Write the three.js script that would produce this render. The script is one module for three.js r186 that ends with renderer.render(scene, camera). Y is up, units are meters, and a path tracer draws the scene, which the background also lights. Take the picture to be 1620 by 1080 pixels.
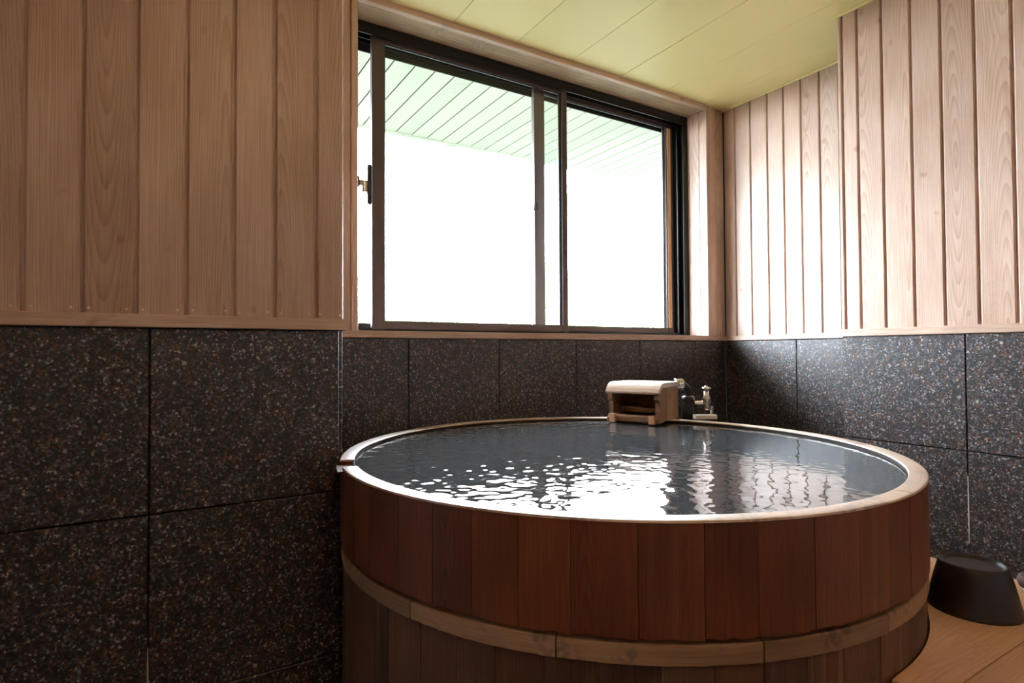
import * as THREE from 'three';
import { mergeGeometries } from 'three/addons/utils/BufferGeometryUtils.js';
import { ImprovedNoise } from 'three/addons/math/ImprovedNoise.js';
import { RoundedBoxGeometry } from 'three/addons/geometries/RoundedBoxGeometry.js';

// ---------------------------------------------------------------- camera, sky, exposure
const scene = new THREE.Scene();
const camera = new THREE.PerspectiveCamera(2 * Math.atan(540 / 912.6) * 180 / Math.PI, 1620 / 1080, 0.05, 200);
{
  const fw = new THREE.Vector3(0.52352, 0.01939, -0.85179), rt = new THREE.Vector3(0.852, -0.00577, 0.52351);
  const up = new THREE.Vector3().crossVectors(rt, fw).normalize();
  camera.position.set(-3.0926, 0.6867, 2.4254);
  camera.quaternion.setFromRotationMatrix(new THREE.Matrix4().makeBasis(rt, up, fw.clone().negate()));
}
const renderer = new THREE.WebGLRenderer();
renderer.toneMapping = THREE.LinearToneMapping;
renderer.toneMappingExposure = 3.6;
renderer.shadowMap.enabled = true;
scene.background = new THREE.Color().setRGB(12.8, 14.2, 16.4);      // bright overcast daylight

// ---------------------------------------------------------------- helpers
let seed = 20240611;
const rnd = () => { seed |= 0; seed = seed + 0x6D2B79F5 | 0; let t = Math.imul(seed ^ seed >>> 15, 1 | seed); t = t + Math.imul(t ^ t >>> 7, 61 | t) ^ t; return ((t ^ t >>> 14) >>> 0) / 4294967296; };
const rr = (a, b) => a + (b - a) * rnd();
const PN = new ImprovedNoise();
const nz = (x, y, z = 0.37) => PN.noise(x, y, z);
const fbm = (x, y, z = 0.37) => nz(x, y, z) + 0.5 * nz(2 * x, 2 * y, z + 7.1) + 0.25 * nz(4 * x, 4 * y, z + 13.7);
const clamp = (v, a = 0, b = 1) => Math.min(b, Math.max(a, v));
const sst = (a, b, v) => { const t = clamp((v - a) / (b - a)); return t * t * (3 - 2 * t); };

const taken = {};
function numbered(name) { if (!(name in taken)) { taken[name] = 0; return name; } taken[name]++; return name + '_' + String(taken[name]).padStart(3, '0'); }
function mesh(name, geometry, material, parent) {
  const m = new THREE.Mesh(geometry, material);
  m.name = parent === scene ? numbered(name) : name;
  m.castShadow = m.receiveShadow = true;
  parent.add(m); return m;
}
function group(name, parent = scene) { const g = new THREE.Group(); g.name = parent === scene ? numbered(name) : name; parent.add(g); return g; }
function tag(o, label, category, extra = {}) { o.userData = { label, category, ...extra }; return o; }

// a closed profile [[a, b], ...] in x / z, drawn up along y from 0 to h, uv in metres
function prism(profile, h, uo = 0, vo = 0) {
  const pos = [], nor = [], uv = [];
  const area = profile.reduce((s, p, i) => { const q = profile[(i + 1) % profile.length]; return s + p[0] * q[1] - q[0] * p[1]; }, 0);
  const P = area > 0 ? profile : [...profile].reverse();
  let run = 0;
  const tri = (a, b, c, n, ua, ub, uc) => {
    const ab = [b[0] - a[0], b[1] - a[1], b[2] - a[2]], ac = [c[0] - a[0], c[1] - a[1], c[2] - a[2]];
    const cr = [ab[1] * ac[2] - ab[2] * ac[1], ab[2] * ac[0] - ab[0] * ac[2], ab[0] * ac[1] - ab[1] * ac[0]];
    if (cr[0] * n[0] + cr[1] * n[1] + cr[2] * n[2] < 0) { [b, c] = [c, b];[ub, uc] = [uc, ub]; }
    pos.push(...a, ...b, ...c); nor.push(...n, ...n, ...n); uv.push(...ua, ...ub, ...uc);
  };
  for (let i = 0; i < P.length; i++) {
    const p = P[i], q = P[(i + 1) % P.length], da = q[0] - p[0], db = q[1] - p[1], l = Math.hypot(da, db);
    if (l < 1e-7) continue;
    const n = [db / l, 0, -da / l];
    const u0 = uo + p[0] + 0.31 * p[1], u1 = uo + q[0] + 0.31 * q[1];
    const A = [p[0], 0, p[1]], B = [q[0], 0, q[1]], C = [q[0], h, q[1]], D = [p[0], h, p[1]];
    tri(A, B, C, n, [u0, vo], [u1, vo], [u1, vo + h]); tri(A, C, D, n, [u0, vo], [u1, vo + h], [u0, vo + h]);
    run += l;
  }
  const faces = THREE.ShapeUtils.triangulateShape(P.map((p) => new THREE.Vector2(p[0], p[1])), []);
  for (const [i, j, k] of faces) for (const y of [0, h]) {
    const V = [i, j, k].map((t) => [P[t][0], y, P[t][1]]), U = [i, j, k].map((t) => [uo + P[t][0], vo + P[t][1]]);
    tri(V[0], V[1], V[2], [0, y ? 1 : -1, 0], U[0], U[1], U[2]);
  }
  const g = new THREE.BufferGeometry();
  g.setAttribute('position', new THREE.Float32BufferAttribute(pos, 3));
  g.setAttribute('normal', new THREE.Float32BufferAttribute(nor, 3));
  g.setAttribute('uv', new THREE.Float32BufferAttribute(uv, 2));
  return g;
}
// chamfered box from corner to corner; grain 'x' | 'y' | 'z' is the long way of the wood
function bar(x0, x1, y0, y1, z0, z1, c = 0.002, grain = 'y', uo = rnd() * 3, vo = rnd() * 3) {
  const ch = (w, d) => { const k = Math.min(c, w / 3, d / 3); return [[k, 0], [w - k, 0], [w, k], [w, d - k], [w - k, d], [k, d], [0, d - k], [0, k]]; };
  let g;
  if (grain === 'y') { g = prism(ch(x1 - x0, z1 - z0), y1 - y0, uo, vo); g.translate(x0, y0, z0); }
  else if (grain === 'x') { g = prism(ch(y1 - y0, z1 - z0), x1 - x0, uo, vo); g.rotateZ(Math.PI / 2); g.scale(-1, 1, 1); flip(g); g.translate(x0, y0, z0); }
  else { g = prism(ch(x1 - x0, y1 - y0), z1 - z0, uo, vo); g.rotateX(Math.PI / 2); g.scale(1, -1, 1); flip(g); g.translate(x0, y0, z0); }
  return g;
}
function flip(g) {                                       // scale(-1) keeps the normals right in three; only the winding turns
  const p = g.attributes.position.array, n = g.attributes.normal.array, u = g.attributes.uv.array;
  for (let t = 0; t < p.length; t += 9) for (let k = 0; k < 3; k++) { [p[t + 3 + k], p[t + 6 + k]] = [p[t + 6 + k], p[t + 3 + k]];[n[t + 3 + k], n[t + 6 + k]] = [n[t + 6 + k], n[t + 3 + k]]; }
  for (let t = 0; t < u.length; t += 6) for (let k = 0; k < 2; k++) [u[t + 2 + k], u[t + 4 + k]] = [u[t + 4 + k], u[t + 2 + k]];
}
const join = (...gs) => mergeGeometries(gs.map((g) => g.index ? g.toNonIndexed() : g));

// ---------------------------------------------------------------- textures
function tex(w, h, fn, mx, my, srgb = true) {
  const d = new Uint8Array(w * h * 4);
  for (let j = 0; j < h; j++) for (let i = 0; i < w; i++) {
    const c = fn(i / w * mx, j / h * my, i, j), k = (j * w + i) * 4;
    d[k] = clamp(c[0], 0, 255); d[k + 1] = clamp(c[1], 0, 255); d[k + 2] = clamp(c[2], 0, 255); d[k + 3] = 255;
  }
  const t = new THREE.DataTexture(d, w, h);
  t.wrapS = t.wrapT = THREE.RepeatWrapping; t.magFilter = THREE.LinearFilter; t.minFilter = THREE.LinearMipmapLinearFilter; t.generateMipmaps = true;
  if (srgb) t.colorSpace = THREE.SRGBColorSpace;
  t.repeat.set(1 / mx, 1 / my); t.needsUpdate = true; return t;
}
const mix3 = (a, b, t) => [a[0] + (b[0] - a[0]) * t, a[1] + (b[1] - a[1]) * t, a[2] + (b[2] - a[2]) * t];
// wood: columns of `cw` metres, each its own board (straight or arched grain), tone and blotches
function wood({ w = 1024, h = 1024, mx = 1.2, my = 2.4, cw = 0.12, light, dark, lines = 0.35, fibre = 0.2, blotch = 0.3, freq = 260, tone = 10, knots = 0, streak = 0, streakColor = [190, 170, 150], mould = 0, z = 0 }) {
  const n = Math.ceil(mx / cw), B = [];
  for (let k = 0; k < n; k++) B.push({ c: rr(0.1, 0.9) * cw, arch: rnd() < 0.28 ? rr(0.5, 1.1) : 0, t: rr(-1, 1) * tone, s: rr(0, 90), y0: rr(0, my) });
  return tex(w, h, (x, y) => {
    const k = Math.min(n - 1, Math.floor(x / cw)), b = B[k], lx = x - k * cw;
    const ya = Math.min(Math.abs(y - b.y0), my - Math.abs(y - b.y0));
    const wob = 0.006 * nz(lx * 9, y * 1.6, b.s) + 0.0025 * nz(lx * 40, y * 5, b.s + 3);
    let r = Math.abs(lx - b.c + wob);
    if (b.arch) r = Math.hypot(lx - b.c + wob, 0.055 * b.arch * ya + 0.012) * 0.9;
    const ph = r * freq * (b.arch ? 1.05 : 0.9) + 0.6 * nz(lx * 12, y * 0.9, b.s + 9);
    let ring = ph - Math.floor(ph); ring = Math.pow(ring, 2.2) * (ring > 0.93 ? (1 - ring) / 0.07 : 1);
    const fi = nz(lx * 620, y * 9, b.s) * 0.7 + nz(lx * 260, y * 4, b.s + 5) * 0.5;
    const bl = fbm(x * 5, y * 2.4, z + b.s * 0.1);
    let v = lines * ring + fibre * fi + blotch * bl * 0.6 + 0.2;
    let c = mix3(light, dark, clamp(v, -0.25, 1.15));
    if (knots) { const s = fbm(x * 14, y * 9, z + 40); if (s > 0.72) c = mix3(c, dark, clamp((s - 0.72) * 4) * knots); }
    if (streak) { const s = sst(0.1, 0.55, nz(x * 46, y * 1.3, z + 21) + 0.35 * nz(x * 150, y * 3, z + 2)) * sst(-0.2, 0.4, nz(x * 5, y * 2.2, z + 60)); c = mix3(c, streakColor, s * streak); }
    if (mould) { const s = sst(0.05, 0.5, fbm(x * 9, y * 6, z + 90)) * sst(-0.3, 0.3, nz(x * 80, y * 70, z)); c = mix3(c, [46, 42, 42], s * mould); }
    return [c[0] + b.t, c[1] + b.t * 0.9, c[2] + b.t * 0.8];
  }, mx, my);
}
// granite: two sizes of grain, each cell one mineral
function granite(n, m, cell, pal, z) {
  const wts = pal.map((p) => p[3]), sum = wts.reduce((a, b) => a + b);
  const hash = (i, j, k) => { let h = Math.imul(i, 374761393) + Math.imul(j, 668265263) + Math.imul(k + z, 2246822519); h = Math.imul(h ^ h >>> 13, 1274126177); h ^= h >>> 16; return (h >>> 0) / 4294967296; };
  const cells = Math.round(m / cell), pick = (v) => { v *= sum; for (const p of pal) { if (v < p[3]) return p; v -= p[3]; } return pal[0]; };
  return tex(n, n, (x, y) => {
    const wx = x + 0.003 * nz(x * 160, y * 160, z), wy = y + 0.003 * nz(x * 160, y * 160, z + 5);
    const gx = wx / cell, gy = wy / cell, ix = Math.floor(gx), iy = Math.floor(gy);
    let best = 9, id = 0;
    for (let j = -1; j < 2; j++) for (let i = -1; i < 2; i++) {
      const cx = ((ix + i) % cells + cells) % cells, cy = ((iy + j) % cells + cells) % cells;
      const d = (ix + i + hash(cx, cy, 1) - gx) ** 2 + (iy + j + hash(cx, cy, 2) - gy) ** 2;
      const dd = d * (0.6 + 0.8 * hash(cx, cy, 6));
      if (dd < best) { best = dd; id = hash(cx, cy, 3); }
    }
    const c = pick(id), s = 9 * nz(x * 700, y * 700, z) + 7 * nz(x * 260, y * 260, z + 2) + 5 * nz(x * 6, y * 6, z + 4);
    const rust = sst(0.1, 0.6, fbm(x * 26, y * 26, z + 8)), dk = 1 - 0.35 * sst(0.05, 0.6, fbm(x * 30, y * 30, z + 30));   // rusty and dark clusters of mineral
    return [(c[0] + s + 16 * rust) * dk, (c[1] + s + 2 * rust) * dk, (c[2] + s - 6 * rust) * dk];
  }, m, m);
}
const std = (o) => new THREE.MeshPhysicalMaterial(o);

const tBoard = wood({ w: 1024, h: 2048, mx: 1.3, my: 2.4, light: [211, 184, 166], dark: [150, 112, 91], lines: 0.34, fibre: 0.28, blotch: 0.36, freq: 200, tone: 9, knots: 0.5, z: 1 });
const tStave = wood({ w: 1024, h: 1024, mx: 1.3, my: 1.2, cw: 0.13, light: [132, 66, 33], dark: [64, 27, 12], lines: 0.42, fibre: 0.3, blotch: 0.6, freq: 330, tone: 9, streak: 0.22, streakColor: [158, 112, 74], z: 11 });
const tLower = wood({ w: 1024, h: 1024, mx: 1.3, my: 1.2, cw: 0.13, light: [112, 70, 44], dark: [50, 28, 17], lines: 0.25, fibre: 0.35, blotch: 0.8, freq: 300, tone: 8, streak: 0.55, streakColor: [164, 130, 98], mould: 0.18, z: 15 });
const tRim = wood({ w: 512, h: 512, mx: 0.9, my: 0.9, cw: 0.15, light: [206, 178, 154], dark: [136, 98, 74], lines: 0.2, fibre: 0.3, blotch: 0.6, freq: 260, tone: 6, mould: 0.25, z: 19 });
const tBand = wood({ w: 512, h: 512, mx: 0.9, my: 0.9, cw: 0.15, light: [164, 124, 88], dark: [104, 72, 48], lines: 0.15, fibre: 0.3, blotch: 0.7, freq: 260, tone: 6, knots: 0.8, mould: 0.35, z: 23 });
const tDeck = wood({ w: 1024, h: 1024, mx: 1.2, my: 1.2, cw: 0.3, light: [226, 182, 142], dark: [168, 118, 82], lines: 0.2, fibre: 0.25, blotch: 0.5, freq: 150, tone: 6, mould: 0.06, z: 27 });
const tHead = wood({ w: 512, h: 1024, mx: 0.6, my: 2.6, cw: 0.2, light: [190, 166, 136], dark: [116, 90, 68], lines: 0.2, fibre: 0.3, blotch: 0.6, freq: 120, tone: 4, mould: 0.12, z: 31 });
const tGranite = granite(1536, 1.44, 0.0045, [[12, 10, 11, 3.8], [34, 27, 25, 2.8], [66, 46, 35, 2.6], [98, 70, 53, 2.0], [58, 61, 70, 2.2], [108, 107, 112, 1.5], [166, 158, 153, 0.75]], 3);
const tGraniteRough = tex(256, 256, (x, y) => { const v = 134 + 14 * fbm(x * 14, y * 14, 4) + 14 * nz(x * 90, y * 90, 2); return [v, v, v]; }, 0.96, 0.96, false);

const M = {
  board: std({ map: tBoard, roughness: 0.36, bumpMap: tBoard, bumpScale: 0.0012 }),
  stave: std({ map: tStave, roughness: 0.5, bumpMap: tStave, bumpScale: 0.001 }),
  lower: std({ map: tLower, roughness: 0.7, bumpMap: tLower, bumpScale: 0.002 }),
  rim: std({ map: tRim, roughness: 0.38, clearcoat: 1, clearcoatRoughness: 0.34, bumpMap: tRim, bumpScale: 0.0015 }),
  band: std({ map: tBand, roughness: 0.65, bumpMap: tBand, bumpScale: 0.003 }),
  deck: std({ map: tDeck, roughness: 0.5, bumpMap: tDeck, bumpScale: 0.0008 }),
  head: std({ map: tHead, roughness: 0.6 }),
  granite: std({ map: tGranite, roughness: 0.85, roughnessMap: tGraniteRough, ior: 1.6 }),
  grout: std({ color: 0x2a2624, roughness: 0.9 }),
  core: std({ color: 0x2a1a10, roughness: 0.9 }),
  wallCore: std({ color: 0x5a463a, roughness: 0.9 }),
  ceiling: std({ color: 0xf8eaa8, roughness: 0.42 }),
  bronze: std({ color: 0x584a46, roughness: 0.38, metalness: 0.35 }),
  darkMetal: std({ color: 0x23211f, roughness: 0.35, metalness: 0.4 }),
  black: std({ color: 0x141518, roughness: 0.4 }),
  rubber: std({ color: 0x0d0d0f, roughness: 0.35 }),
  chrome: std({ color: 0xd8d6d0, roughness: 0.18, metalness: 1 }),
  nail: std({ color: 0xe6ded0, roughness: 0.3, metalness: 0.2 }),
  glass: std({ color: 0xf6fbf8, transmission: 1, thickness: 0, roughness: 0.0, ior: 1.5 }),
  soffit: std({ color: 0xdde0cc, roughness: 0.7 }),
  white: std({ color: 0xd9d5cc, roughness: 0.5 }),
  lime: std({ color: 0xcfc8bd, roughness: 0.9 }),
  bowl: std({ color: 0x241512, roughness: 0.42 }),
  stool: std({ color: 0x4a2a22, roughness: 0.65 }),
  water: std({ color: 0x424446, roughness: 0.045, ior: 1.33, specularIntensity: 1 }),
};

// ---------------------------------------------------------------- the room
const YT = 0.7539, YJ = 0.2942, YJ2 = -0.1639, YF = -0.3, YB = 0.786, YC = 2.232;      // granite top, joints, lower floor, board foot, ceiling
const ZL = 0.7485, XL = -2.634, XN = -0.417, ZN = 0.963, ZBACK = 4.2, XSIDE = -4.55;

function boardGeometry(w, h, uo, vo) {
  const d = 0.018, g = 0.0068, ch = 0.0045, rec = 0.0108;
  const p = w < 0.03 ? [[0.0005, -d], [w - 0.0005, -d], [w - 0.0005, -ch], [w - ch, 0], [ch, 0], [0.0005, -ch]]
    : [[0, -d], [w, -d], [w, -ch], [w - ch, 0], [g + ch, 0], [g, -ch], [g, -rec], [0, -rec]];
  return prism(p, h, uo, vo);
}
function tileGeometry(w, h, uo, vo) {                     // a slab with all four front edges eased
  const c = 0.0022, d = 0.012, pos = [], nor = [], uv = [];
  const o = [[0, 0], [w, 0], [w, h], [0, h]], i = [[c, c], [w - c, c], [w - c, h - c], [c, h - c]];
  const quad = (p, n) => { for (const k of [0, 1, 2, 0, 2, 3]) { pos.push(...p[k]); nor.push(...n); uv.push(uo + p[k][0], vo + p[k][1]); } };
  quad(i.map(([x, y]) => [x, y, 0]), [0, 0, 1]);
  const N = [[0, -1], [1, 0], [0, 1], [-1, 0]], r = Math.SQRT1_2;
  for (let k = 0; k < 4; k++) {
    const A = o[k], B = o[(k + 1) % 4], C = i[(k + 1) % 4], D = i[k], n = N[k];
    quad([[...A, -c], [...B, -c], [...C, 0], [...D, 0]], [n[0] * r, n[1] * r, r]);
    quad([[...A, -d], [...B, -d], [...B, -c], [...A, -c]], [n[0], n[1], 0]);
  }
  const g = new THREE.BufferGeometry();
  g.setAttribute('position', new THREE.Float32BufferAttribute(pos, 3)); g.setAttribute('normal', new THREE.Float32BufferAttribute(nor, 3)); g.setAttribute('uv', new THREE.Float32BufferAttribute(uv, 2));
  return g;
}
const TILEJ = 0.0036;
function makeWall(name, label, pos, turn, boards, tiles, { thick = 0.1, backs = null, y1 = YC, nails = false, uvx = 0 } = {}) {
  const g = group(name); g.position.set(...pos); g.rotation.y = turn;
  tag(g, label, 'wall', { kind: 'structure' });
  const x0 = tiles[0], x1 = tiles[tiles.length - 1];
  const core = (backs || [[x0, x1, YF - 0.1, 2.34]]).map(([a, b, c, d]) => { const q = new THREE.BoxGeometry(b - a, d - c, thick); q.translate((a + b) / 2, (c + d) / 2, -0.012 - thick / 2); return q; });
  mesh('wall_core', mergeGeometries(core), M.grout, g);
  for (const seg of boards) for (let i = 0; i < seg.length - 1; i++) {
    const w = seg[i + 1] - seg[i];
    const b = mesh('board', boardGeometry(w, y1 - YB + 0.004, Math.floor(rnd() * 10) * 0.12 + 0.003, rnd() * 0.9), M.board, g);
    b.position.set(seg[i], YB - 0.004, 0);
    if (nails) for (const t of [0.17, 0.86]) { const n = mesh('nail', nailGeo, M.nail, b); n.position.set(t * w, 0.016 + rr(-0.002, 0.002), 0.0006); }
  }
  const rows = [[YJ, YT], [YJ2, YJ], [YF, YJ2]];
  for (let i = 0; i < tiles.length - 1; i++) for (const [a, b] of rows) {
    const t = mesh('tile', tileGeometry(tiles[i + 1] - tiles[i] - TILEJ, b - a - TILEJ, rnd(), rnd()), M.granite, g);
    t.position.set(tiles[i] + TILEJ / 2, a + TILEJ / 2, rr(-0.0006, 0.0006));
  }
  return g;
}
const nailGeo = new THREE.SphereGeometry(0.0036, 8, 5); nailGeo.scale(1, 1, 0.5);
const seq = (a, b, step) => { const out = [a]; let v = a; while (v + step * 1.4 < b) { v += step; out.push(v); } out.push(b); return out; };

const leftLines = [-3.357, -3.25, -3.143, -3.036, -2.927, -2.825, -2.715, XL + 0.0005];
for (let x = -3.464; x > XSIDE; x -= 0.107) leftLines.unshift(x);
makeWall('wall_left', 'brown cedar boards over dark granite, the wall left of the window', [0, 0, ZL], 0, [leftLines], [-4.5, -4.037, -3.573, -3.109, -2.645], { nails: true });
makeWall('wall_left_return', 'short side wall where the board wall steps back to the window', [XL, 0, 0], Math.PI / 2, [seq(-ZL + 0.012, 0, 0.107)], seq(-ZL + 0.012, 0, 0.46));
makeWall('wall_back', 'granite wall with timber edging under and around the window', [0, 0, 0], 0, [[-2.62, -2.505, -2.398], [-0.088, 0]], [-2.62, -2.14, -1.674, -1.203, -0.744, -0.28, 0], {
  thick: 0.24, backs: [[-2.74, 0.1, YF - 0.1, 0.752], [-2.74, 0.1, 2.212, 2.34], [-2.74, -2.386, 0.752, 2.212], [-0.155, 0.1, 0.752, 2.212]],
});
makeWall('wall_right', 'pale boards over granite beside the window, far part of the right wall', [0, 0, 0], -Math.PI / 2, [[0, 0.082, 0.194, 0.31, 0.415, 0.522, 0.63, 0.738, 0.846, 0.975]], [0, 0.479, 0.975]);
const nearLines = [ZN, 0.981, 1.048, 1.151, 1.263, 1.371, 1.483, 1.597]; for (let z = 1.706; z < ZBACK; z += 0.109) nearLines.push(z);
makeWall('wall_right_near', 'pale weathered boards over granite, stepped forward at the right', [XN, 0, 0], -Math.PI / 2, [nearLines], [ZN, 1.437, 1.9, 2.36, 2.82, 3.28, 3.74, 4.2], { thick: 0.417 + 0.1 });
makeWall('wall_rear', 'boarded wall at the rear of the bathing room', [0, 0, ZBACK], Math.PI, [seq(0.417, 4.55, 0.11)], seq(0.417, 4.55, 0.46));
makeWall('wall_side', 'boarded side wall at the left end of the bathing room', [XSIDE, 0, 0], Math.PI / 2, [seq(-ZBACK, -ZL, 0.11)], seq(-ZBACK, -ZL, 0.46));

// lime run out of two granite joints
function lime(parent, x, y0, y1) {
  const L = [], R = []; for (let k = 0; k <= 24; k++) { const y = y0 + (y1 - y0) * k / 24, t = Math.min(1, 4 * k / 24, 4 * (1 - k / 24)); L.push([x - 0.0008 - 0.002 * t * rnd(), y]); R.push([x + 0.0008 + 0.002 * t * rnd(), y]); }
  const sh = new THREE.Shape([...L, ...R.reverse()].map(([a, b]) => new THREE.Vector2(a, b)));
  const g = new THREE.ExtrudeGeometry(sh, { depth: 0.006, bevelEnabled: false }); g.translate(0, 0, -0.005);
  mesh('lime_deposit', g, M.lime, parent);
}
lime(scene.getObjectByName('wall_left'), -3.109, -0.27, -0.03); lime(scene.getObjectByName('wall_right_near'), 1.437, -0.06, 0.2);
// ceiling of long cream panels
{
  const g = tag(group('ceiling'), 'cream panelled ceiling above the tub', 'ceiling', { kind: 'structure' });
  const core = new THREE.BoxGeometry(5.0, 0.08, 4.6); core.translate(-2.2, YC + 0.056, 2.05); mesh('ceiling_core', core, M.grout, g);
  for (let x = -0.195 + 0.345; x > -4.6; x -= 0.345) {
    const p = mesh('panel', bar(x - 0.345 + 0.0013, x - 0.0013, YC, YC + 0.016, 0.0, 4.3, 0.0015, 'z'), M.ceiling, g);
    p.position.y = rr(-0.0004, 0.0004);
  }
}
// lower floor, out of view, dark to cut bounce; wooden ledge beside the tub
{
  const f = tag(group('floor'), 'dark stone floor around the foot of the tub, out of view, keeps the lower left granite dim', 'floor', { kind: 'structure' });
  let i = 0;
  for (let z = 0; z < 4.2; z += 0.15) mesh('floor_slab', bar(-4.6, 0.0, YF - 0.03, YF, z + 0.001, z + 0.149, 0.0015, 'x', (i++ % 4) * 0.3 + 0.02), M.granite, f);
  const c = new THREE.BoxGeometry(4.8, 0.06, 4.5); c.translate(-2.3, YF - 0.062, 2.05); mesh('floor_core', c, M.grout, f);
}
const TX = -1.9142, TZ = 1.075, YD = 0.0687, TR = 0.88, RIMY = 0.3703, TS = 0.9;   // tub axis, ledge height; the tub's own measures are for 0.88 m and drawn at TS
{
  const g = tag(group('wooden_ledge'), 'raised tan wooden ledge between the tub and the right wall', 'ledge', { kind: 'structure' });
  const R = 0.874 * TS, XE = -1.119;
  const zs = [0.333, 0.567, 0.801, 1.035, 1.269, 1.503, 1.723, 1.939, 2.169, 2.403, 2.637];
  for (let i = 0; i < zs.length - 1; i++) {
    const z0 = zs[i] + 0.001, z1 = zs[i + 1] - 0.001, pts = [], N = 26;
    for (let k = 0; k <= N; k++) {
      const z = z0 + (z1 - z0) * k / N, q = R * R - (z - TZ) ** 2;
      pts.push([Math.min(XE - 0.02, q > 0 ? TX + Math.sqrt(q) : TX), z]);
    }
    pts.push([XE, z1], [XE, z0]);
    const h = prism(pts, 0.03); const u = h.attributes.uv, p = h.attributes.position;
    for (let k = 0; k < u.count; k++) u.setXY(k, p.getZ(k) - z0 + (i % 4) * 0.3 + 0.01, p.getX(k) + i * 0.37);
    h.translate(0, YD - 0.03, 0);
    mesh('plank', h, M.deck, g);
  }
  mesh('fascia', bar(XE - 0.02, XE, YF, YD - 0.03, 0.333, 2.637, 0.002, 'z'), M.deck, g);
  mesh('fascia', bar(TX, XE - 0.02, YF, YD - 0.03, 2.607, 2.627, 0.002, 'x'), M.deck, g);
}
// trims
const trim = (name, label, geo, mat, cat = 'trim') => tag(mesh(name, geo, mat, scene), label, cat, { kind: 'structure' });
trim('trim_1', 'brown wooden rail between the left boards and the granite', bar(-4.55, XL + 0.004, YT, YB, ZL - 0.012, ZL + 0.014, 0.002, 'x'), M.board);
trim('trim_2', 'pale wooden rail under the near right boards', bar(XN - 0.014, XN + 0.012, 0.751, 0.784, ZN - 0.004, ZBACK, 0.002, 'z'), M.board);
trim('trim_3', 'pale wooden rail under the far right boards', bar(-0.012, 0.012, 0.755, 0.785, 0.012, ZN + 0.01, 0.002, 'z'), M.board);
trim('trim_4', 'thin cream moulding where the near right boards meet the ceiling', bar(XN - 0.016, XN, YC - 0.009, YC - 0.0005, ZN - 0.016, ZBACK, 0.003, 'z'), M.ceiling);
trim('trim_5', 'thin cream moulding along the ceiling beside the window corner', bar(-0.012, 0, YC - 0.009, YC - 0.0005, 0.0, ZN + 0.01, 0.003, 'z'), M.ceiling);
trim('trim_6', 'brown rail on the short return wall left of the window', bar(XL - 0.012, XL + 0.012, YT, YB, 0.013, ZL - 0.013, 0.002, 'z'), M.board);

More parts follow.
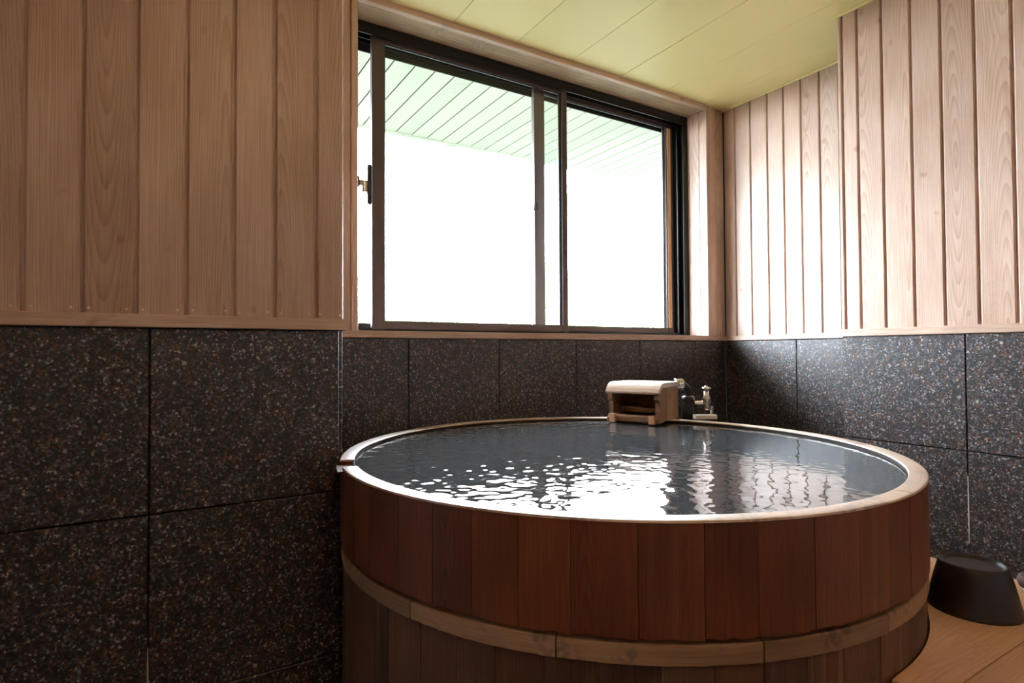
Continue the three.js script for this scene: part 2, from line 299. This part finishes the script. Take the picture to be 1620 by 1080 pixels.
// ---------------------------------------------------------------- window
const WX0 = -2.371, WX1 = -0.17, WY0 = 0.785, WY1 = 2.205;
{
  const w = tag(group('window_1'), 'wide sliding window with bronze sashes and timber surround above the tub', 'window', { kind: 'structure' });
  const sur = group('timber_surround', w);
  mesh('casing', bar(-2.398, WX0, 0.785, YC, -0.012, 0.012, 0.002), M.board, sur);
  mesh('casing', bar(WX1, -0.088, 0.785, YC, -0.012, 0.009, 0.002), M.board, sur);
  mesh('casing', bar(WX0, WX1, WY1 - 0.002, YC - 0.001, -0.012, 0.016, 0.002, 'x'), M.board, sur);
  mesh('sill', bar(-2.62, 0.0, YT, WY0, -0.15, 0.012, 0.002, 'x'), M.board, sur);
  mesh('jamb_lining', bar(WX1, WX1 + 0.014, WY0, WY1, -0.15, -0.052, 0.001), M.board, sur);
  mesh('jamb_lining', bar(WX1 + 0.0015, WX1 + 0.014, WY0, WY1, -0.05, -0.012, 0.001), M.board, sur);
  mesh('jamb_lining', bar(WX0 - 0.014, WX0, WY0, WY1, -0.15, -0.012, 0.001), M.board, sur);
  const hl = bar(WX0, WX1, WY1, WY1 + 0.006, -0.15, -0.012, 0.001, 'x', 0.21, 0.1); mesh('head_lining', hl, M.head, sur);
  // aluminium outer frame with its tracks
  const fr = group('outer_frame', w);
  const zf0 = -0.252, zf1 = -0.142;
  mesh('head_track', join(bar(WX0, WX1, 2.185, WY1, zf0, zf1, 0.001, 'x'), ...[-0.147, -0.192, -0.237].map((z) => bar(WX0, WX1, 2.152, 2.186, z - 0.004, z + 0.004, 0.001, 'x')), bar(WX0, WX1, 2.118, 2.186, -0.252, -0.245, 0.001, 'x')), M.darkMetal, fr);
  mesh('sill_track', join(bar(WX0, WX1, WY0, 0.795, zf0, zf1, 0.001, 'x'), ...[-0.168, -0.213].map((z) => bar(WX0, WX1, 0.794, 0.806, z - 0.002, z + 0.002, 0.001, 'x')), bar(WX0, WX1, WY0, 0.83, -0.256, -0.246, 0.001, 'x')), M.darkMetal, fr);
  mesh('jamb_track', join(bar(WX1 - 0.014, WX1, 0.795, 2.185, zf0, zf1, 0.001), ...[-0.147, -0.192, -0.240].map((z, i) => bar(WX1 - 0.04 - 0.006 * i, WX1 - 0.013, 0.795, 2.185, z - 0.004, z + 0.004, 0.001))), M.darkMetal, fr);
  mesh('jamb_track', join(bar(WX0, WX0 + 0.014, 0.795, 2.185, zf0, zf1, 0.001), ...[-0.192, -0.240].map((z) => bar(WX0 + 0.013, WX0 + 0.026, 0.795, 2.185, z - 0.003, z + 0.003, 0.001))), M.darkMetal, fr);
  // sliding sashes
  function sash(name, x0, x1, y0, y1, z0, z1, sl, sr, rail, m) {
    const s = group(name, w), zc = (z0 + z1) / 2;
    mesh('stile', bar(x0, x0 + sl, y0, y1, z0, z1, 0.002), m, s);
    mesh('stile', join(bar(x1 - sr, x1, y0, y1, z0, z1, 0.002), bar(x1 - sr - 0.012, x1 - sr, y0 + rail, y1 - rail, z0 + 0.004, z0 + 0.012, 0.001)), m, s);
    mesh('rail', bar(x0 + sl, x1 - sr, y0, y0 + rail, z0 + 0.001, z1 - 0.001, 0.002, 'x'), m, s);
    mesh('rail', bar(x0 + sl, x1 - sr, y1 - rail * 1.15, y1, z0 + 0.001, z1 - 0.001, 0.002, 'x'), m, s);
    const gl = new THREE.PlaneGeometry(x1 - x0 - sl - sr + 0.01, y1 - y0 - rail * 2 + 0.01); gl.translate((x0 + sl + x1 - sr) / 2, (y0 + y1) / 2, zc);
    mesh('glass_pane', gl, M.glass, s);
    mesh('gasket', join(bar(x0 + sl, x0 + sl + 0.004, y0 + rail, y1 - rail * 1.15, zc - 0.006, zc + 0.006, 0.001), bar(x1 - sr - 0.004, x1 - sr, y0 + rail, y1 - rail * 1.15, zc - 0.006, zc + 0.006, 0.001), bar(x0 + sl, x1 - sr, y1 - rail * 1.15 - 0.004, y1 - rail * 1.15, zc - 0.006, zc + 0.006, 0.001, 'x')), M.rubber, s);
    return s;
  }
  const inner = sash('inner_sash', -2.256, -1.134, 0.797, 2.186, -0.184, -0.156, 0.062, 0.036, 0.042, M.bronze);
  const outer = sash('outer_sash', -1.327, -0.245, 0.8, 2.18, -0.229, -0.201, 0.07, 0.062, 0.04, M.bronze);
  mesh('stile_strip', bar(-0.298, -0.268, 0.84, 2.13, -0.201, -0.196, 0.001), M.deck, outer);
  const catchG = new THREE.CylinderGeometry(0.012, 0.016, 0.034, 14); mesh('catch', catchG, M.darkMetal, outer).position.set(-1.322, 1.49, -0.196);
  // lock on the free edge of the inner sash
  const hb = new RoundedBoxGeometry(0.022, 0.185, 0.02, 4, 0.009); mesh('lock_handle', hb, M.black, inner).position.set(-2.268, 1.462, -0.158);
  const lk = group('latch', inner);
  mesh('latch_arm', bar(-2.318, -2.277, 1.452, 1.476, -0.168, -0.150, 0.002), M.chrome, lk);
  const kn = new THREE.CylinderGeometry(0.011, 0.013, 0.05, 16); mesh('latch_knob', kn, M.chrome, lk).position.set(-2.29, 1.447, -0.155);
  mesh('strike_plate', bar(WX0 + 0.0005, WX0 + 0.055, 1.445, 1.49, -0.172, -0.146, 0.002), M.darkMetal, w);
}

// ---------------------------------------------------------------- the tub
{
  const tub = tag(group('round_wooden_bathtub'), 'large round wooden tub of reddish staves, brim full, below the window', 'bathtub');
  tub.position.set(TX, YD, TZ); tub.scale.setScalar(TS);
  const YG = (YF - YD) / TS;                             // the lower floor in the tub's own measure
  const D = Math.PI / 180;
  // curved block between two angles and radii; rounded says how much the top edges are eased
  function arc(a0, a1, r0, r1, y0, y1, { n = 5, ease = 0.002, uo = 0, vo = 0, jag = 0, alongAngle = false, top = 0 } = {}) {
    const prof = [[r0, y0], [r1, y0], [r1, y1 - ease], [r1 - ease * 0.35, y1 - ease * 0.35], [r1 - ease, y1 + top * 0.2], [(r0 + r1) / 2, y1 + top], [r0 + ease, y1 + top * 0.2], [r0 + ease * 0.35, y1 - ease * 0.35], [r0, y1 - ease]];
    const pos = [], uv = [], idx = [];
    const cut = []; for (let k = 0; k <= n; k++) cut.push(jag ? rr(-jag, jag) : 0);
    for (let k = 0; k <= n; k++) {
      const a = (a0 + (a1 - a0) * k / n) * D, c = Math.cos(a), s = Math.sin(a);
      prof.forEach(([r, y], j) => {
        const yy = j < 2 ? y + cut[k] : y;
        pos.push(r * c, yy, r * s);
        const arcLen = (a - a0 * D) * r1;
        uv.push(...(alongAngle ? [uo + (r - r0) + (y - y0) * 0.8, vo + arcLen] : [uo + arcLen + (j === 0 || j > 5 ? 0.012 : 0), vo + y]));
      });
    }
    const m = prof.length;
    for (let k = 0; k < n; k++) for (let j = 0; j < m; j++) { const a = k * m + j, b = k * m + (j + 1) % m, c = a + m, d = b + m; idx.push(a, b, d, a, d, c); }
    for (let j = 1; j < m - 1; j++) { idx.push(0, j + 1, j); const o = n * m; idx.push(o, o + j, o + j + 1); }
    let g = new THREE.BufferGeometry();
    g.setAttribute('position', new THREE.Float32BufferAttribute(pos, 3)); g.setAttribute('uv', new THREE.Float32BufferAttribute(uv, 2)); g.setIndex(idx);
    // winding check on the outer face
    g = g.toNonIndexed(); g.computeVertexNormals();
    return smooth(g, 38);
  }
  function smooth(g, deg) {                              // crease by angle
    const p = g.attributes.position, fn = [], map = new Map(), key = (i) => [p.getX(i), p.getY(i), p.getZ(i)].map((v) => Math.round(v * 20000)).join();
    const A = new THREE.Vector3(), B = new THREE.Vector3(), C = new THREE.Vector3();
    for (let t = 0; t < p.count; t += 3) {
      A.fromBufferAttribute(p, t); B.fromBufferAttribute(p, t + 1); C.fromBufferAttribute(p, t + 2);
      const n = new THREE.Vector3().crossVectors(B.clone().sub(A), C.clone().sub(A)); fn.push(n);
      for (let k = 0; k < 3; k++) { const q = key(t + k); (map.get(q) || map.set(q, []).get(q)).push(t / 3); }
    }
    const cos = Math.cos(deg * D), nr = g.attributes.normal, un = fn.map((n) => n.clone().normalize());
    for (let i = 0; i < p.count; i++) {
      const me = Math.floor(i / 3), s = new THREE.Vector3();
      for (const f of map.get(key(i))) if (un[f].dot(un[me]) > cos) s.add(fn[f]);
      s.normalize(); nr.setXYZ(i, s.x, s.y, s.z);
    }
    return g;
  }
  // upper staves: the joints that can be read off the picture, then the like all round
  const up = [83.4, 90.2, 96.8, 104.7, 112.8, 119.7, 127.8, 136.1, 143.0, 149.9, 156.6, 163.8, 172.4, 179.1]; let a = 195.4; up.push(188.2, 195.4);
  while (a < 360 + 83.4 - 11) { a += rr(6.6, 8.4); up.push(a); } up.push(360 + 83.4);
  for (let i = 0; i < up.length - 1; i++) {
    const r = TR - 0.003 + rr(-0.0006, 0.0006);
    mesh('stave', arc(up[i] + 0.05, up[i + 1] - 0.05, 0.842, r, 0.148, up[i] === 188.2 ? 0.354 : 0.3655, { n: 6, ease: 0.0015, uo: Math.floor(rnd() * 10) * 0.13 + 0.002, vo: 0.05 + rnd() * 0.7, jag: 0.003 }), M.stave, tub);
  }
  // band between the two rings of staves
  const bands = [90.4]; while (bands[bands.length - 1] < 450 - 32) bands.push(bands[bands.length - 1] + rr(21, 27)); bands.push(450.4);
  for (let i = 0; i < bands.length - 1; i++) mesh('band_segment', arc(bands[i] + 0.1, bands[i + 1] - 0.1, 0.84, 0.8745 + rr(-0.0005, 0.001), 0.0987, 0.1375, { n: 16, ease: 0.004, uo: rnd(), vo: rnd(), alongAngle: true, jag: 0.0008 }), M.band, tub);
  const lo = []; a = 60; while (a < 420 - 11) { lo.push(a); a += rr(6, 8.6); } lo.push(420);
  for (let i = 0; i < lo.length - 1; i++) mesh('stave', arc(lo[i] + 0.06, lo[i + 1] - 0.06, 0.84, 0.8695 + rr(-0.0012, 0.0012), YG, 0.0982, { n: 5, ease: 0.001, uo: Math.floor(rnd() * 10) * 0.13 + 0.002, vo: 0.5 + rnd() * 0.5 }), M.lower, tub);
  // inner shell and floor
  const shell = new THREE.LatheGeometry([[0.0001, YG + 0.02], [0.83, YG + 0.02], [0.8345, 0.362], [0.8425, 0.362], [0.8425, YG + 0.005], [0.0001, YG + 0.005]].map(([r, y]) => new THREE.Vector2(r, y)), 96);
  mesh('inner_shell', shell, M.core, tub);
  // rim with the overflow notch at the left
  const cuts = [-164.6, -141, -116, -92, -66, -41, -15, 9, 33, 58, 82, 108, 133, 160, 188.2];
  for (let i = 0; i < cuts.length - 1; i++) mesh('rim_segment', arc(cuts[i] + 0.04, cuts[i + 1] - 0.04, 0.834 + rr(-0.001, 0.001), TR - 0.0015, 0.3655, RIMY - 0.0005 + rr(-0.0004, 0.0004), { n: 22, ease: 0.003, uo: rnd(), vo: rnd(), alongAngle: true, top: 0.0015 }), M.rim, tub);
  mesh('overflow_lip', join(arc(-171.8, -164.6, 0.836, 0.889, 0.3542, 0.3575, { n: 4, ease: 0.001, alongAngle: true })), M.lower, tub);
}
// the bath water: a closed body with a rippled surface
{
  const NR = 210, NA = 1100, R = 0.832, y0 = 0.3575, pos = [], idx = [], uv = [];
  const wave = (x, z) => {
    const rough = 0.4 + 1.3 * sst(0.6, -0.7, x + 0.25 * z) + 1.0 * sst(0.3, 0.05, Math.hypot(x - 0.38, z + 0.52));   // livelier at the left and where the spout runs in       // livelier on the side away from the wall
    return 0.0006 * rough * nz(x * 9, z * 9, 2.2) + 0.0005 * rough * nz(x * 24 + 2 * nz(x * 4, z * 4), z * 24, 5.1) + 0.00044 * nz(x * 42, z * 42, 8.3) * Math.max(rough, 0.55);
  };
  pos.push(0, y0 + wave(0, 0), 0); uv.push(0, 0);
  for (let i = 1; i <= NR; i++) for (let k = 0; k < NA; k++) {
    const r = R * Math.pow(i / NR, 0.8), t = k / NA * Math.PI * 2, x = r * Math.cos(t), z = r * Math.sin(t);
    pos.push(x, y0 + wave(x, z) * sst(R, R - 0.02, r), z); uv.push(x, z);
  }
  const at = (i, k) => i === 0 ? 0 : 1 + (i - 1) * NA + (k % NA + NA) % NA;
  for (let k = 0; k < NA; k++) { idx.push(0, at(1, k + 1), at(1, k)); for (let i = 1; i < NR; i++) idx.push(at(i, k), at(i, k + 1), at(i + 1, k + 1), at(i, k), at(i + 1, k + 1), at(i + 1, k)); }
  const g = new THREE.BufferGeometry();
  g.setAttribute('position', new THREE.Float32BufferAttribute(pos, 3)); g.setAttribute('uv', new THREE.Float32BufferAttribute(uv, 2)); g.setIndex(idx); g.computeVertexNormals();
  const w = mesh('bath_water', g, M.water, scene); w.position.set(TX, YD, TZ); w.scale.setScalar(TS);
  tag(w, 'dark grey rippled hot water filling the round tub', 'water', { kind: 'stuff' });
}

// ---------------------------------------------------------------- spout, pipe, tap
{
  const s = tag(group('wooden_water_spout'), 'small weathered wooden box spout standing on the far rim', 'spout');
  const ang = -40 * Math.PI / 180, c = Math.cos(ang), sn = Math.sin(ang);
  s.position.set(TX + 0.73 * TS * c, YD + TS * RIMY + 0.001, TZ + 0.73 * TS * sn); s.scale.setScalar(TS);
  s.rotation.y = Math.atan2(-c, -sn) - 0.3;                               // local +z looks to the tub's middle
  const W = 0.125, H = 0.165, Dp = 0.225;
  // side boards with a clipped front
  for (const k of [-1, 1]) {
    const p = [[0.0, -0.004], [0.012, -0.009], [0.03, -0.004], [0.03, 0.012], [0.006, 0.03], [0.006, 0.085], [0.02, 0.1], [0.016, H - 0.036], [-0.012, H - 0.012], [-Dp, H - 0.012], [-Dp, 0.0], [-0.06, 0.0], [-0.04, -0.004]];
    const g = prism(p, 0.022, rnd(), rnd()); g.rotateZ(Math.PI / 2);                                   // x=a -> y ; y=h -> -x
    const q = g.attributes.position, n = g.attributes.normal;
    for (let i = 0; i < q.count; i++) { const [x, y, z] = [q.getX(i), q.getY(i), q.getZ(i)]; q.setXYZ(i, x + 0.011, z, y); const [a, b, d] = [n.getX(i), n.getY(i), n.getZ(i)]; n.setXYZ(i, a, d, b); }
    flip(g); g.translate(k * (W - 0.011), 0, 0);
    mesh('side_board', g, M.band, s);
  }
  // lid: thick board, front eased and sloping
  const lp = [[-Dp - 0.005, H - 0.012], [-Dp - 0.005, H + 0.008], [-0.035, H + 0.010], [-0.012, H + 0.008], [0.008, H - 0.003], [0.02, H - 0.014], [0.029, H - 0.032], [0.026, H - 0.04], [0.016, H - 0.038], [0.004, H - 0.022], [-0.014, H - 0.012]];
  const lg = prism(lp.map(([z, y]) => [y, z]), 2 * W + 0.012, 0.1, 0.2); lg.rotateZ(Math.PI / 2); { const q = lg.attributes.position, n = lg.attributes.normal; for (let i = 0; i < q.count; i++) { const y = q.getY(i), x = q.getX(i); q.setXYZ(i, x + W + 0.006, y, q.getZ(i)); n.setXYZ(i, n.getX(i), n.getY(i), n.getZ(i)); } }
  mesh('lid', lg, M.rim, s);
  mesh('bottom_board', bar(-W + 0.022, W - 0.022, 0.0, 0.016, -Dp, 0.02, 0.003, 'x'), M.band, s);
  mesh('front_lip', bar(-W + 0.03, W - 0.03, -0.006, 0.028, 0.004, 0.022, 0.006, 'x'), M.band, s);
  mesh('back_board', bar(-W + 0.022, W - 0.022, 0.016, H - 0.012, -Dp, -Dp + 0.016, 0.002, 'x'), M.band, s);
  mesh('inner_baffle', bar(-W + 0.022, W - 0.022, 0.03, 0.055, -0.10, -0.085, 0.002, 'x'), M.band, s);
  for (const k of [-1, 1]) mesh('foot_block', bar(k * (W - 0.03) - 0.014, k * (W - 0.03) + 0.014, -0.008, 0.03, 0.012, 0.036, 0.004), M.deck, s);
}
const lathe = (pts, n = 28) => new THREE.LatheGeometry(pts.map(([r, y]) => new THREE.Vector2(r, y)), n);
{
  const p = tag(group('standpipe'), 'black standpipe behind the rim with a bent hose into the wooden spout', 'pipe');
  const px = -1.1238, pz = 0.6835; p.position.set(px, YF, pz); p.scale.setScalar(TS); const yp = (YF - YD) / TS + 0.36;   // the heights below are for a foot at -0.36
  const lift = -yp;
  mesh('pipe', lathe([[0.0001, 0], [0.028, 0], ...[[0.028, 0.72], [0.033, 0.722], [0.033, 0.79], [0.028, 0.792], [0.028, 0.81], [0.031, 0.812], [0.031, 0.828], [0.02, 0.834], [0.0001, 0.834]].map(([r, y]) => [r, y + lift])]), M.rubber, p);
  const cv = new THREE.CatmullRomCurve3([new THREE.Vector3(0, 0.825, 0), new THREE.Vector3(-0.004, 0.865, 0), new THREE.Vector3(-0.025, 0.886, -0.008), new THREE.Vector3(-0.04, 0.89, -0.013), new THREE.Vector3(-0.057, 0.889, -0.019)]);
  mesh('hose', new THREE.TubeGeometry(cv, 24, 0.017, 14).translate(0, lift, 0), M.rubber, p);
  const ring = lathe([[0.018, -0.02], [0.026, -0.02], [0.029, -0.014], [0.026, -0.006], [0.026, 0.01], [0.029, 0.016], [0.026, 0.022], [0.018, 0.022]]);
  const rg = mesh('chrome_ferrule', ring, M.chrome, p); rg.position.set(-0.042, 0.89 + lift, -0.021); rg.quaternion.setFromUnitVectors(new THREE.Vector3(0, 1, 0), new THREE.Vector3(-0.93, 0, -0.36).normalize());
  rg.userData.label = 'chrome ferrule';
  const v = tag(group('tap_valve'), 'small chrome tap valve on the right of the black standpipe', 'tap');
  v.position.set(px, 0.4647, pz); v.scale.setScalar(1.15); v.rotation.y = -0.75;
  const body = lathe([[0.0001, -0.03], [0.012, -0.03], [0.014, -0.02], [0.011, -0.008], [0.016, 0.0], [0.016, 0.02], [0.01, 0.03], [0.009, 0.045], [0.0001, 0.045]]); mesh('valve_body', body, M.chrome, v).position.set(0.066, 0.0, 0);
  const nip = new THREE.CylinderGeometry(0.008, 0.008, 0.034, 16); nip.rotateZ(Math.PI / 2); mesh('nipple', nip, M.chrome, v).position.set(0.04, 0.0, 0);
  const knob = new THREE.TorusGeometry(0.011, 0.006, 10, 20); knob.rotateX(Math.PI / 2); const kk = mesh('knob', knob, M.chrome, v); kk.position.set(0.066, 0.054, 0);
  mesh('knob_cap', new THREE.SphereGeometry(0.009, 14, 10), M.chrome, v).position.set(0.066, 0.056, 0);
  const out = new THREE.CylinderGeometry(0.011, 0.009, 0.04, 16); mesh('outlet', out, M.chrome, v).position.set(0.082, -0.03, 0.006);
  const bl = tag(mesh('white_block', bar(-0.05, 0.05, 0, 0.02, -0.022, 0.022, 0.003, 'x'), M.white, scene), 'small white slab beside the standpipe on the rim', 'slab');
  bl.position.set(-1.1193, 0.4021, 0.769); bl.scale.setScalar(TS); bl.rotation.y = -0.5;
}

// ---------------------------------------------------------------- bowl and dish on the ledge
{
  const b = tag(mesh('wash_bowl', lathe([[0.0001, 0.112], [0.058, 0.112], [0.064, 0.113], [0.067, 0.119], [0.071, 0.122], [0.0755, 0.118], [0.079, 0.106], [0.088, 0.07], [0.097, 0.032], [0.102, 0.008], [0.105, 0.0], [0.1, 0.0], [0.096, 0.01], [0.082, 0.07], [0.072, 0.104], [0.0001, 0.106]], 64), M.bowl, scene), 'dark brown wash bowl turned upside down beside the tub', 'bowl');
  b.position.set(-1.421, YD + 0.0005, 1.814); b.scale.setScalar(TS);
  const s = tag(group('soap_dish'), 'small rounded brown dish cut off by the frame beside the bowl', 'dish');
  s.position.set(-1.1778, YD, 1.8760);
  mesh('dish_body', lathe([[0.0001, 0.008], [0.04, 0.008], [0.05, 0.014], [0.054, 0.026], [0.05, 0.038], [0.04, 0.045], [0.0001, 0.046]], 40), M.stool, s);
  for (const t of [0.5, 2.4, 3.9, 5.3]) mesh('foot', lathe([[0.0001, 0.0], [0.007, 0.0], [0.008, 0.009], [0.0001, 0.0091]], 12), M.white, s).position.set(0.042 * Math.cos(t), 0, 0.042 * Math.sin(t));
}
// ---------------------------------------------------------------- unseen lamp behind the camera, placed to light the left wall and tub front
{
  const l = tag(group('unseen_ceiling_lamp'), 'unseen round ceiling lamp behind the camera, placed to light the left wall and tub front', 'lamp'); l.position.set(-2.7, YC, 2.65);
  mesh('lamp_base', lathe([[0.0001, -0.03], [0.07, -0.03], [0.075, 0], [0.0001, 0]], 32), M.white, l);
  const globe = new THREE.SphereGeometry(0.1, 32, 20); globe.translate(0, -0.12, 0);
  mesh('lamp_globe', globe, std({ color: 0xfff4e2, roughness: 0.5, emissive: 0xffdcb0, emissiveIntensity: 0.6 }), l);
  const p = new THREE.PointLight(new THREE.Color().setRGB(1, 0.62, 0.36), 0.28); p.position.set(0, -0.12, 0); p.castShadow = true; p.shadow.radius = 5; p.name = 'lamp_light'; l.add(p);
}
// ---------------------------------------------------------------- outside: eave, ground, trees
{
  const g = tag(group('eave_soffit'), 'pale boarded eave soffit seen through the window', 'eave', { kind: 'structure' });
  const tVent = tex(256, 256, (x, y) => {
    const col = [0.022, 0.036, 0.05, 0.066, 0.08, 0.094], gx = Math.min(...col.map((c) => Math.abs(x - c))), gy = Math.abs(((y + (Math.floor(x / 0.014) % 2) * 0.01) % 0.02) - 0.01);
    return Math.hypot(gx, gy) < 0.0028 ? [96, 98, 88] : [223, 226, 206];
  }, 0.1145, 0.16);
  const vent = std({ map: tVent, roughness: 0.7 });
  for (let k = -22; k < 40; k++) {
    const x = -1.712 + 0.1145 * k, isV = ((k % 5) + 5) % 5 === 0;
    const q = prism([[0.005, 0.012], [0.005, 0.002], [0.007, 0], [0.109, 0], [0.111, 0.002], [0.111, 0.012]].map(([a, b]) => [a, b]), 1.06, 0, 0);
    q.rotateX(-Math.PI / 2); // height runs to -z, profile depth b to +y
    const b = mesh(isV ? 'vented_board' : 'board', q, isV ? vent : M.soffit, g); b.position.set(x, 2.2, -0.262);
  }
  const back = new THREE.BoxGeometry(7.4, 0.06, 1.1); back.translate(-0.9, 2.236, -0.8); mesh('soffit_core', back, M.grout, g);
  mesh('fascia', bar(-4.6, 2.8, 2.185, 2.36, -1.35, -1.325, 0.003, 'x'), M.soffit, g);
  const roof = new THREE.BoxGeometry(7.4, 0.06, 5.9); roof.translate(-0.9, 2.37, 1.58); mesh('roof_deck', roof, M.grout, g);
}
{
  const ground = new THREE.PlaneGeometry(80, 60, 1, 1); ground.rotateX(-Math.PI / 2); ground.translate(5, -0.75, -20);
  const gm = std({ color: 0x24281f, roughness: 1 });  // out of view; blocks the sky from below, dark so the soffit stays dim
  tag(mesh('ground', ground, gm, scene), 'dark green garden ground outside the window, out of view, keeps the soffit dim', 'ground', { kind: 'structure' });
  const leafM = std({ color: 0xa9c77e, roughness: 0.8, side: THREE.DoubleSide, transmission: 0.4, thickness: 0 }), bark = std({ color: 0x6d5c4c, roughness: 0.9 });
  const spots = [[1.0, -8.5, 3.2, 1.5, 'pale leafy tree faint in the glare of the left pane'], [5.6, -9.5, 3.4, 1.7, 'pale leafy tree washed out behind the sash meeting stiles'], [8.2, -7.6, 3.0, 1.5, 'pale leafy tree faint in the glare of the right pane']];
  for (const [x, z, h, r, label] of spots) {
    const t = tag(group('garden_tree'), label, 'tree', { group: 'trees in the garden' }); t.position.set(x, -0.75, z);
    mesh('trunk', lathe([[0.0001, 0], [0.12, 0], [0.09, h * 0.5], [0.03, h * 0.9], [0.0001, h * 0.9]], 10), bark, t);
    const pos = [];
    for (let i = 0; i < 3800; i++) {
      const u = rr(-1, 1), th = rr(0, 6.283), q = Math.cbrt(rnd()), sx = Math.sqrt(1 - u * u);
      const lump = 1 + 0.35 * nz(3 * sx * Math.cos(th), 3 * u, 3 * sx * Math.sin(th));
      const cx = r * q * lump * sx * Math.cos(th), cy = h * 0.62 + r * 0.85 * q * lump * u, cz = r * q * lump * sx * Math.sin(th);
      const a = new THREE.Vector3(rr(-1, 1), rr(-1, 1), rr(-1, 1)).normalize(), b = new THREE.Vector3(rr(-1, 1), rr(-1, 1), rr(-1, 1)).cross(a).normalize(), s = rr(0.05, 0.1);
      const v = (p, k) => [cx + a.x * p + b.x * k, cy + a.y * p + b.y * k, cz + a.z * p + b.z * k];
      pos.push(...v(-s, 0), ...v(0, s * 0.5), ...v(s, 0), ...v(-s, 0), ...v(s, 0), ...v(0, -s * 0.5));
    }
    const lg = new THREE.BufferGeometry(); lg.setAttribute('position', new THREE.Float32BufferAttribute(pos, 3)); lg.computeVertexNormals();
    const f = mesh('foliage', lg, leafM, t); f.userData.kind = 'stuff';
  }
}
renderer.render(scene, camera);
